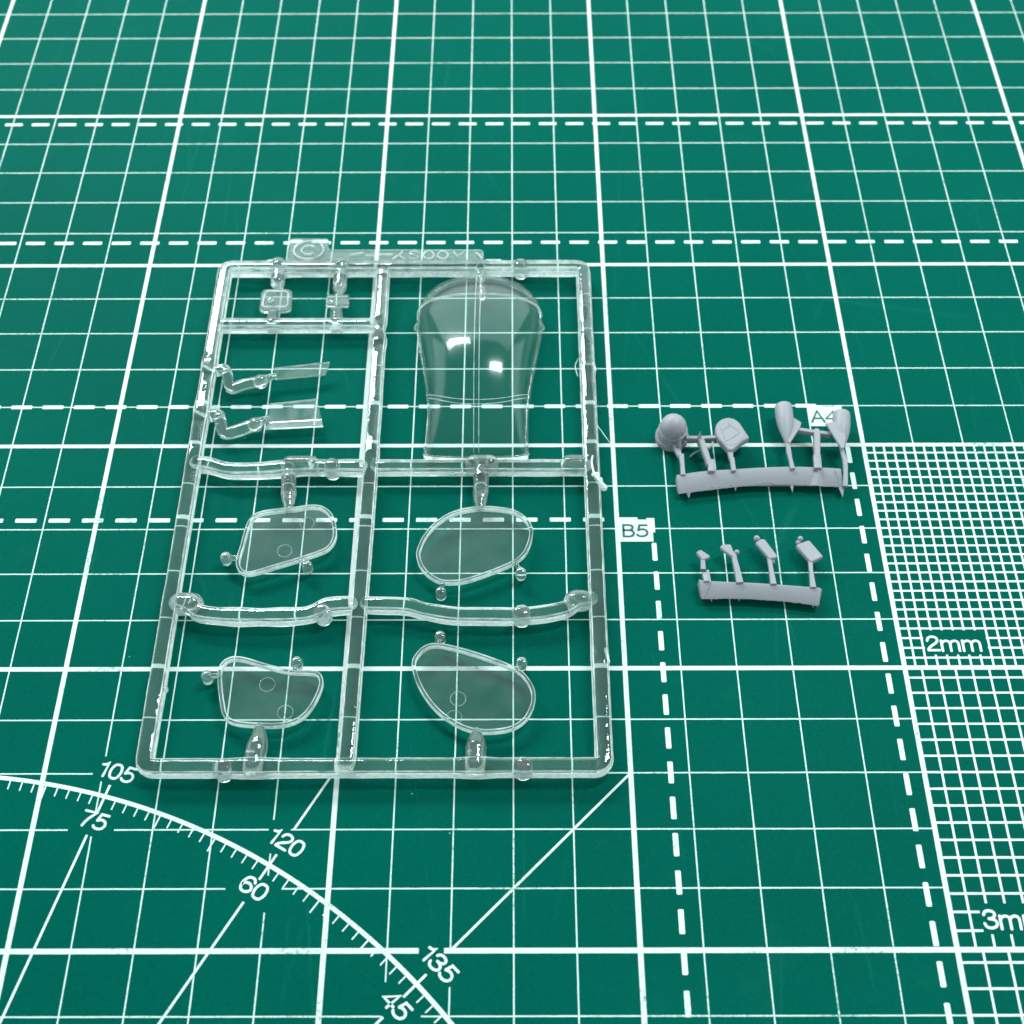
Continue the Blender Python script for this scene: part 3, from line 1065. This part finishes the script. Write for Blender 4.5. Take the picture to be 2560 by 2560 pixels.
def arm(key, zs, ballp, rx):
    p = V3(G[key], ZR)
    for q, d in zip(p, zs):
        q.z += d
    pts = [p[0], p[1]] + p[2:]
    path = resample(crom(pts, 5), 0.6)
    m = len(path)
    rad = []
    for i in range(m):
        t = i / (m - 1)
        rad.append(rx * (1.0 if t < 0.82 else 1.0 - (t - 0.82) / 0.18 * 0.55))
    a = mk('cranked_arm', *sweep(path, rad, [r * 0.95 for r in rad], n=18, power=2.8, wob=0.06), 'glass_gate', sp)
    mk('ball', *ball((*ballp, ZR - 0.1), 1.5, 22), 'glass_gate', a)


arm('arm1', [0, 0, 0.2, 0.3, -0.3, -0.3, 0, 0], (-71.5, 114.8), 1.12)
arm('arm2', [0, 0, 0.2, 0.3, -0.3, -0.3, 0, 0], (-71.4, 103.6), 1.2)


def sheet(a, b, c, d, sag, th, name, nx=14, ny=8, lift=(0, 0, 0, 0)):
    """Bent clear strip between corners a-b (far edge) and d-c (near edge)."""
    P = []
    for side in (0, 1):
        for i in range(nx + 1):
            s = i / nx
            for j in range(ny + 1):
                t = j / ny
                far = Vector(a).lerp(Vector(b), s)
                near = Vector(d).lerp(Vector(c), s)
                q = far.lerp(near, t)
                zf = lift[0] + (lift[1] - lift[0]) * s
                zn = lift[3] + (lift[2] - lift[3]) * s
                z = zf + (zn - zf) * t - sag * math.sin(math.pi * t)
                P.append((q.x, q.y, z + (th if side == 0 else 0)))
    f = []
    w = ny + 1
    B = (nx + 1) * w
    for i in range(nx):
        for j in range(ny):
            k = i * w + j
            f.append((k, k + 1, k + w + 1, k + w))
            f.append((B + k + w, B + k + w + 1, B + k + 1, B + k))
    bd = [i * w for i in range(nx + 1)] + [nx * w + j for j in range(1, ny + 1)] + [i * w + ny for i in range(nx - 1, -1, -1)] + [j for j in range(ny - 1, 0, -1)]
    for k in range(len(bd)):
        a_, b_ = bd[k], bd[(k + 1) % len(bd)]
        f.append((b_, a_, B + a_, B + b_))
    return mk(name, P, f, 'strip', sp, sharp=40)


s1, s2 = G['strip1'], G['strip2']
sheet(s1[0], s1[1], s1[2], s1[3], 0.15, 0.5, 'trim_strip', lift=(2.9, 2.9, 2.0, 2.0))
sheet(s2[0], s2[1], s2[2], s2[3], 0.9, 0.55, 'trim_strip', lift=(3.2, 3.3, 2.0, 2.0))

# ---- part tag with raised marks
tag = mk('part_tag', *prism(round_poly([(-69.3, 156.0), (-60.7, 156.0), (-60.4, 152.1), (-26.35, 151.95), (-26.3, 148.0), (-69.1, 148.0)], 0.8, 3), 2.0, 2.8, 0.12, (0, -0.10)), 'lens', sp, smooth=False)
ZT = 2.80


def stroke(pts, r=0.17, closed=False):
    mk('raised_letter', *sweep([Vector((p[0], p[1], ZT - 0.10 * (p[1] - 152.0))) for p in pts], r, n=8, closed=closed), 'line', tag)


cxy = (-64.75, 151.9)
stroke([(cxy[0] + 3.25 * math.cos(a * math.pi / 16), cxy[1] + 3.1 * math.sin(a * math.pi / 16)) for a in range(32)], 0.2, True)
stroke([(cxy[0] + 1.55 * math.cos(math.radians(a)), cxy[1] + 1.5 * math.sin(math.radians(a))) for a in range(50, 311, 13)], 0.2)
L = G['let']
stroke([L[0], ((L[0][0] + L[1][0]) / 2, 150.5), L[1]], 0.2)
stroke([L[2], L[3]])
stroke([L[4], L[5]], 0.2)
stroke([L[6], L[8], L[9]])
stroke([L[7], L[8]])
sx, sy = -41.5, 150.1
stroke([(sx + dx, sy + dy) for dx, dy in ((0.95, 0.9), (0.2, 1.2), (-0.8, 0.95), (-0.9, 0.35), (0, 0), (0.9, -0.35), (0.85, -1.0), (-0.1, -1.25), (-0.95, -0.95))])
for ox in (-38.3, -35.2):
    stroke([(ox + 1.15 * math.cos(a * math.pi / 10), 150.1 + 1.3 * math.sin(a * math.pi / 10)) for a in range(20)], 0.17, True)
stroke([L[14], L[15], L[16]])
stroke([L[17], (-27.1, 149.9), L[18]])

# ---- flash, strands and the torn stub on the right-hand rail
mk('flash_strand', *sweep(crom(V3(G['fib'], 1.4), 6), 0.09, n=6), 'frost', sp)
mk('flash_strand', *sweep(V3([(G['fib2'][0][0], G['fib2'][0][1], 2.0), (G['fib2'][1][0], G['fib2'][1][1], 1.6)]), 0.07, n=6), 'frost', sp)
b = MB()
rnd = random.Random(4)
for k in range(9):
    t = k / 8
    x, y = -4.1 + 1.5 * t + rnd.uniform(-.25, .25), 90.2 - 2.6 * t + rnd.uniform(-.2, .2)
    vv, ff = ball((x, y, 3.7 - 0.9 * t), rnd.uniform(0.42, 0.75), 7, 0.8)
    b.add(([(p[0] + rnd.uniform(-.12, .12), p[1] + rnd.uniform(-.12, .12), p[2] + rnd.uniform(-.12, .12)) for p in vv], ff))
mk('torn_stub', b.v, b.f, 'frost', sp, smooth=False)
mk('flash_ridge', *sweep(crom(V3([(-4.4, 94.5, 3.75), (-4.65, 92.9, 3.85), (-4.25, 90.1, 3.9), (-3.6, 88.9, 3.6)]), 5), 0.22, n=8), 'frost', sp)
mk('flash_ridge', *sweep(V3([(-73.2, 148.0, 3.3), (-71.6, 148.15, 3.4)]), 0.35, 0.25, n=8), 'frost', sp)
mk('flash_ridge', *sweep(V3([(-25.6, 148.0, 3.3), (-22.6, 148.1, 3.2)]), 0.32, 0.25, n=8), 'frost', sp)
mk('flash_ridge', *sweep(V3([(-3.4, 118.6, 3.0), (-3.15, 117.0, 3.1)]), 0.38, 0.5, n=8), 'frost', sp)
mk('flash_ridge', *sweep(V3([(-3.6, 52.0, 3.0), (-3.2, 49.8, 2.8)]), 0.36, 0.6, n=8), 'frost', sp)
mk('flash_ridge', *ball((-81.0, 44.6, 2.6), 0.7, 12), 'glass_gate', sp)

# ================================================================ grey resin castings


def bar(r_pts, f_pts, parent, zr=2.7, zf=1.6, seed=0.0):
    R = crom(V3([(p[0], p[1] + 0.36) for p in r_pts], zr), 4)
    F = crom(V3([(p[0], p[1] - 0.55) for p in f_pts], zf), 4)
    n = 48

    def at(P, t):
        x = P[0].x + (P[-1].x - P[0].x) * t
        for a, b_ in zip(P[:-1], P[1:]):
            if x <= b_.x + 1e-6:
                k = (x - a.x) / max(1e-6, b_.x - a.x)
                return a.lerp(b_, max(0, min(1, k)))
        return P[-1].copy()
    v, f = [], []
    for i in range(n + 1):
        t = i / n
        a, b_ = at(R, t), at(F, t)
        j = 0.10 * noise.noise(Vector((t * 22, seed, 0))) + 0.08 * noise.noise(Vector((t * 60, seed, 4)))
        b_ = b_ + Vector((0, j, 0))
        v += [(a.x, a.y + 0.75, 0.02), (a.x, a.y + 0.55, zr - 0.45), (a.x, a.y + 0.12, zr), (a.x, a.y - 0.16, zr - 0.06),
              (b_.x, b_.y + 0.14, zf + 0.10), (b_.x, b_.y, zf - 0.05), (b_.x, b_.y + 1.5, 0.02)]
    K = 7
    for i in range(n):
        for k in range(K):
            f.append((i * K + k, i * K + (k + 1) % K, (i + 1) * K + (k + 1) % K, (i + 1) * K + k))
    f += [tuple(range(K - 1, -1, -1)), tuple(n * K + k for k in range(K))]
    return mk('casting_bar', v, f, 'resin', parent, sharp=35)


def strut(pts, r, parent, name='casting_gate', rz=None, mat='resin', power=5.0, cap='flat'):
    p = V3(pts, 2.5)
    rr = r if isinstance(r, (list, tuple)) else [r] * len(p)
    return mk(name, *sweep(p, list(rr), list(rz) if isinstance(rz, (list, tuple)) else rz, n=12, power=power, cap=cap), mat, parent, sharp=40)


def spike(x, y, w, ln, parent, z=1.4):
    y -= 0.45
    mk('spike', [(x - w, y, z), (x + w, y, z), (x, y + 0.2, z - 0.6), (x + 0.05, y - ln, z - 0.35), (x, y, z + 0.25)],
       [(0, 3, 4), (4, 3, 1), (1, 3, 2), (2, 3, 0), (0, 4, 1, 2)], 'resin', parent, smooth=False)


ra = root('resin_casting', (28, 92, 0), 'longer grey resin casting strip with a round dome, seat pad and two finned cones', 'resin part')
ridge = [(11.82, 90.06), (17.29, 91.02), (22.72, 91.42), (28.39, 91.83), (34.05, 92.04), (38.99, 91.91), (43.9, 91.56)]
front = [(12.1, 87.5), (17.34, 88.31), (22.82, 89.07), (27.38, 89.5), (34.17, 89.6), (39.1, 89.31), (44.0, 89.02)]
bar_a = bar(ridge, front, ra, seed=1)
# shallow worn slots along the lower edge
for x, y, w in ((18.5, 88.75, 0.55), (19.7, 88.95, 0.25), (22.2, 89.25, 0.5), (29.2, 89.75, 1.6)):
    mk('slot_lip', *sweep(crom(V3([(x - w, y - 0.6, 1.7), (x - w * 0.5, y - 0.3, 1.82), (x + w * 0.5, y - 0.28, 1.84), (x + w, y - 0.55, 1.72)]), 4), 0.09, n=6), 'resin', bar_a)
spike(14.0, 87.75, 0.42, 1.0, ra)
spike(23.2, 89.15, 0.25, 0.75, ra)
spike(34.2, 89.65, 0.42, 1.55, ra)
spike(43.75, 89.0, 0.55, 2.2, ra, 1.5)
mk('wedge', [(37.5, 88.9, 1.6), (39.5, 92.0, 2.95), (39.95, 92.0, 2.95), (40.35, 88.7, 1.55), (38.8, 88.65, 2.0), (38.9, 92.0, 2.2)],
   [(0, 4, 1), (4, 3, 2), (4, 2, 1), (0, 1, 5), (1, 2, 5), (2, 3, 5), (3, 0, 5), (0, 3, 4)], 'resin', ra, smooth=False)
strut([(42.7, 91.7, 2.7), (43.85, 88.6, 1.65)], 0.1, ra, 'mould_ridge')

dome = [(0.03, 0.7), (2.90, 0.7), (2.90, 3.30), (2.84, 3.40), (2.56, 3.42), (2.52, 3.60)]
dome += [(2.60 * math.cos(math.radians(a)) + 0.01, 4.05 + 2.62 * math.sin(math.radians(a))) for a in range(-4, 91, 5)]
do = mk('dome', *lathe(dome, (11.8, 101.5), 48), 'resin', ra, sharp=22)
mk('collar', *lathe([(0.5, 0.02), (3.1, 0.02), (3.32, 0.2), (3.32, 1.22), (3.26, 1.32), (2.95, 1.34), (0.5, 1.34)], (11.8, 101.5), 48), 'resin', do, sharp=22)
arcp = []
for k in range(15):
    t = k / 14
    az = math.radians(-92 + 80 * t)
    el = math.radians(2 + 42 * math.sin(t * math.pi * 0.62))
    arcp.append(Vector((11.8 + 2.64 * math.cos(el) * math.cos(az), 101.5 + 2.64 * math.cos(el) * math.sin(az), 4.05 + 2.66 * math.sin(el))))
mk('panel_line', *sweep(arcp, 0.09, n=6), 'resin', do)
mk('fin', [(12.9, 98.55, 5.4), (13.3, 98.3, 1.2), (12.3, 98.5, 1.2), (13.0, 97.0, 2.2), (13.35, 97.1, 2.0), (12.6, 99.2, 1.4)],
   [(0, 1, 4), (0, 4, 3), (0, 3, 2), (0, 2, 5), (0, 5, 1), (1, 5, 2, 3, 4)], 'resin', do, smooth=False)
strut([(12.35, 98.9, 1.4), (12.5, 97.2, 1.9), (12.75, 95.8, 2.3), (13.1, 94.6, 2.6)], [0.75, 0.62, 0.5, 0.42], ra)
strut([(13.05, 95.4, 2.8), (13.1, 93.0, 2.7), (13.05, 90.6, 2.6)], [0.52, 0.42, 0.48], ra)
strut([(14.3, 99.65, 2.6), (16.7, 99.5, 2.6), (20.6, 99.75, 2.6)], 0.42, ra, 'cross_bar', rz=0.62)
mk('point', [(16.25, 99.6, 2.3), (17.5, 99.2, 2.3), (17.35, 97.9, 2.3), (16.6, 98.1, 2.0), (16.9, 99.5, 5.3)],
   [(0, 1, 4), (1, 2, 4), (2, 3, 4), (3, 0, 4), (0, 3, 2, 1)], 'resin', ra, smooth=False)
strut([(17.2, 98.8, 3.0), (17.6, 96.6, 2.9), (18.1, 94.2, 2.8), (18.3, 93.0, 2.6)], [0.55, 0.62, 0.55, 0.5], ra, 'post', rz=0.8)
strut([(18.75, 94.0, 2.8), (18.6, 91.2, 2.8)], 0.66, ra, 'post_foot', rz=0.6)
strut([(18.1, 96.9, 3.2), (19.0, 97.4, 3.3), (19.4, 98.0, 3.2)], [0.5, 0.35, 0.12], ra, 'flash')
strut([(16.95, 97.5, 1.6), (15.8, 97.05, 1.2), (15.0, 96.4, 1.0)], [0.16, 0.16, 0.1], ra, 'flash', power=2.0)

seat = [(20.03, 100.58), (20.33, 102.2), (21.34, 103.42), (22.79, 104.03), (24.04, 103.68), (25.02, 102.73), (25.79, 100.84), (26.3, 99.6), (26.62, 99.02), (26.3, 98.7), (25.3, 98.03), (24.0, 96.8), (22.98, 95.78), (22.24, 95.79), (21.33, 97.37), (20.31, 98.97)]
so = mk('seat_pad', *prism(round_poly([(p[0], p[1]) for p in seat], 0.6, 3), 2.2, 3.95, 0.22), 'resin', ra, sharp=30)
sq = round_poly([(21.39, 100.69), (23.05, 101.97), (24.95, 100.15), (21.88, 97.88)], 0.5, 3)
mk('raised_panel', *sweep([Vector((*p, 3.94)) for p in sq], 0.10, n=6, closed=True), 'resin', so)
mk('panel_line', *sweep(V3([(21.39, 100.69, 3.96), (20.95, 102.0, 3.93)]), 0.07, n=6), 'resin', so)
mk('panel_line', *sweep(V3([(23.05, 101.97, 3.96), (22.7, 103.1, 3.93)]), 0.07, n=6), 'resin', so)
mk('panel_line', *sweep(crom(V3([(21.6, 97.6, 3.95), (22.5, 96.9, 3.95), (24.0, 97.5, 3.95), (25.4, 98.8, 3.95), (25.9, 100.2, 3.95)]), 4), 0.06, n=6), 'resin', so)
strut([(22.6, 96.4, 3.0), (22.7, 94.6, 2.9), (22.8, 93.9, 2.8)], [0.55, 0.48, 0.42], ra)
strut([(22.85, 94.4, 3.0), (22.95, 91.4, 2.8)], 0.46, ra)


def cone(a, tip, parent, fin, z=3.2, lift=0.0):
    a, tip = Vector((*a, z)), Vector((*tip, z - 0.2))
    prof = [(-0.075, 0.06), (0.0, 1.66), (0.012, 1.72), (0.15, 1.76), (0.33, 1.74), (0.48, 1.58), (0.62, 1.30), (0.78, 0.90), (0.93, 0.46), (1.0, 0.2)]
    c = mk('finned_cone', *sweep([a.lerp(tip, t) for t, _ in prof], [r for _, r in prof], n=30, cap='flat'), 'resin', parent, sharp=32)
    mk('fin', *prism(fin, z - 0.1 + lift, z + 0.42 + lift, 0.08), 'resin', c, sharp=30)
    return c


cone((34.35, 107.3), (34.15, 97.6), ra, [(34.3, 104.6), (35.75, 104.35), (37.4, 102.9), (37.05, 101.75), (34.5, 97.7), (34.1, 98.2)])
cone((45.75, 105.3), (44.6, 96.2), ra, [(45.5, 102.7), (43.8, 102.55), (42.0, 102.1), (44.25, 95.8), (44.75, 96.0), (45.4, 98.5)], lift=0.75)
strut([(36.7, 101.45, 2.8), (39.8, 100.8, 2.8), (43.0, 100.35, 2.8)], 0.45, ra, 'cross_bar', rz=0.62)
strut([(40.3, 101.3, 2.7), (40.2, 100.2, 3.0), (39.8, 97.0, 2.9), (39.55, 94.6, 2.8)], [0.5, 0.66, 0.62, 0.6], ra, 'post', rz=0.75)
strut([(39.55, 94.95, 2.9), (39.35, 91.8, 2.9)], 0.74, ra, 'post_foot', rz=0.62)
strut([(34.2, 98.0, 3.0), (34.15, 96.3, 2.9), (34.3, 94.4, 2.8), (34.45, 91.9, 2.8)], [0.36, 0.48, 0.38, 0.44], ra)
strut([(44.65, 96.5, 3.0), (44.85, 94.4, 2.9), (44.9, 93.6, 2.8)], [0.36, 0.46, 0.4], ra)
strut([(44.95, 94.2, 2.9), (44.7, 91.2, 2.6), (44.35, 88.4, 1.9)], [0.48, 0.42, 0.5], ra)

rb = root('resin_casting', (25, 65, 0), 'shorter grey resin casting strip carrying four tiny paddle parts on stems', 'resin part')
ridge = [(14.3, 66.25), (17.0, 65.88), (21.66, 65.66), (27.09, 65.3), (32.49, 64.8), (36.4, 64.44)]
front = [(14.6, 63.9), (17.71, 63.97), (21.83, 63.96), (25.92, 63.68), (28.63, 63.47), (32.01, 63.06), (35.83, 62.42)]
bar_b = bar(ridge, front, rb, seed=5)
strut([(16.25, 66.1, 2.72), (14.75, 63.5, 1.65)], 0.10, bar_b, 'mould_ridge')
mk('end_wing', [(36.2, 65.2, 0.4), (36.65, 64.85, 2.65), (35.9, 61.85, 1.6), (35.75, 62.1, 0.5), (35.6, 64.95, 2.5), (35.6, 65.1, 0.4)],
   [(0, 1, 2, 3), (1, 4, 2), (0, 5, 4, 1), (5, 3, 2, 4), (0, 3, 5)], 'resin', rb, smooth=False)
for x, y, w, ln in ((16.4, 63.95, 0.25, 0.4), (21.5, 63.95, 0.2, 0.35), (34.9, 62.75, 0.35, 0.45)):
    spike(x, y, w, ln, rb)


def paddle(o, z0, z1, parent, bev=0.16, rnd_=0.25):
    return mk('paddle', *prism(round_poly(o, rnd_, 3), z0, z1, bev), 'resin', parent, sharp=30)


p1 = paddle([(14.18, 72.76), (15.06, 73.33), (16.75, 71.92), (16.51, 71.51), (15.21, 70.94)], 2.1, 3.0, rb)
strut([(15.35, 71.4, 2.5), (15.3, 70.2, 2.4), (15.25, 69.2, 2.3)], [0.38, 0.45, 0.5], rb)
strut([(15.35, 68.9, 1.9), (15.5, 68.0, 2.3), (15.65, 66.3, 2.6)], [0.25, 0.5, 0.5], rb)
strut([(16.05, 69.1, 2.2), (16.2, 66.2, 2.5)], 0.3, rb)
p2 = paddle([(18.72, 73.82), (19.27, 74.48), (20.8, 74.48), (21.14, 72.95), (21.55, 72.6), (21.78, 71.58), (21.26, 71.26), (19.35, 73.07)], 2.1, 3.0, rb)
mk('ball', *ball((21.8, 72.8, 2.8), 0.48, 14), 'resin', p2)
strut([(21.2, 71.7, 2.5), (21.45, 69.4, 2.5), (21.75, 66.0, 2.6)], [0.45, 0.55, 0.62], rb)
strut([(21.3, 69.2, 2.9), (21.35, 66.0, 2.9)], 0.3, rb)
p3 = paddle([(25.44, 74.8), (26.36, 75.63), (27.27, 75.63), (29.23, 71.89), (28.98, 71.48), (27.69, 71.16)], 2.1, 3.0, rb)
mk('ball', *ball((25.85, 75.9, 2.7), 0.6, 16), 'resin', p3)
mk('ball', *ball((28.3, 71.2, 2.0), 0.55, 14), 'resin', p3)
strut([(27.75, 71.6, 2.4), (27.8, 69.0, 2.5), (27.85, 65.7, 2.6)], [0.4, 0.42, 0.58], rb)
p4 = paddle([(32.92, 74.28), (35.57, 75.44), (37.81, 71.71), (35.28, 70.4)], 1.9, 3.0, rb, 0.18, 0.45)
mk('ball', *ball((34.0, 75.75, 2.8), 0.52, 16), 'resin', p4)
mk('ball', *ball((33.6, 75.1, 2.4), 0.5, 14), 'resin', p4)
strut([(35.3, 70.8, 2.4), (35.15, 68.6, 2.5), (35.05, 65.0, 2.6)], [0.42, 0.38, 0.55], rb)
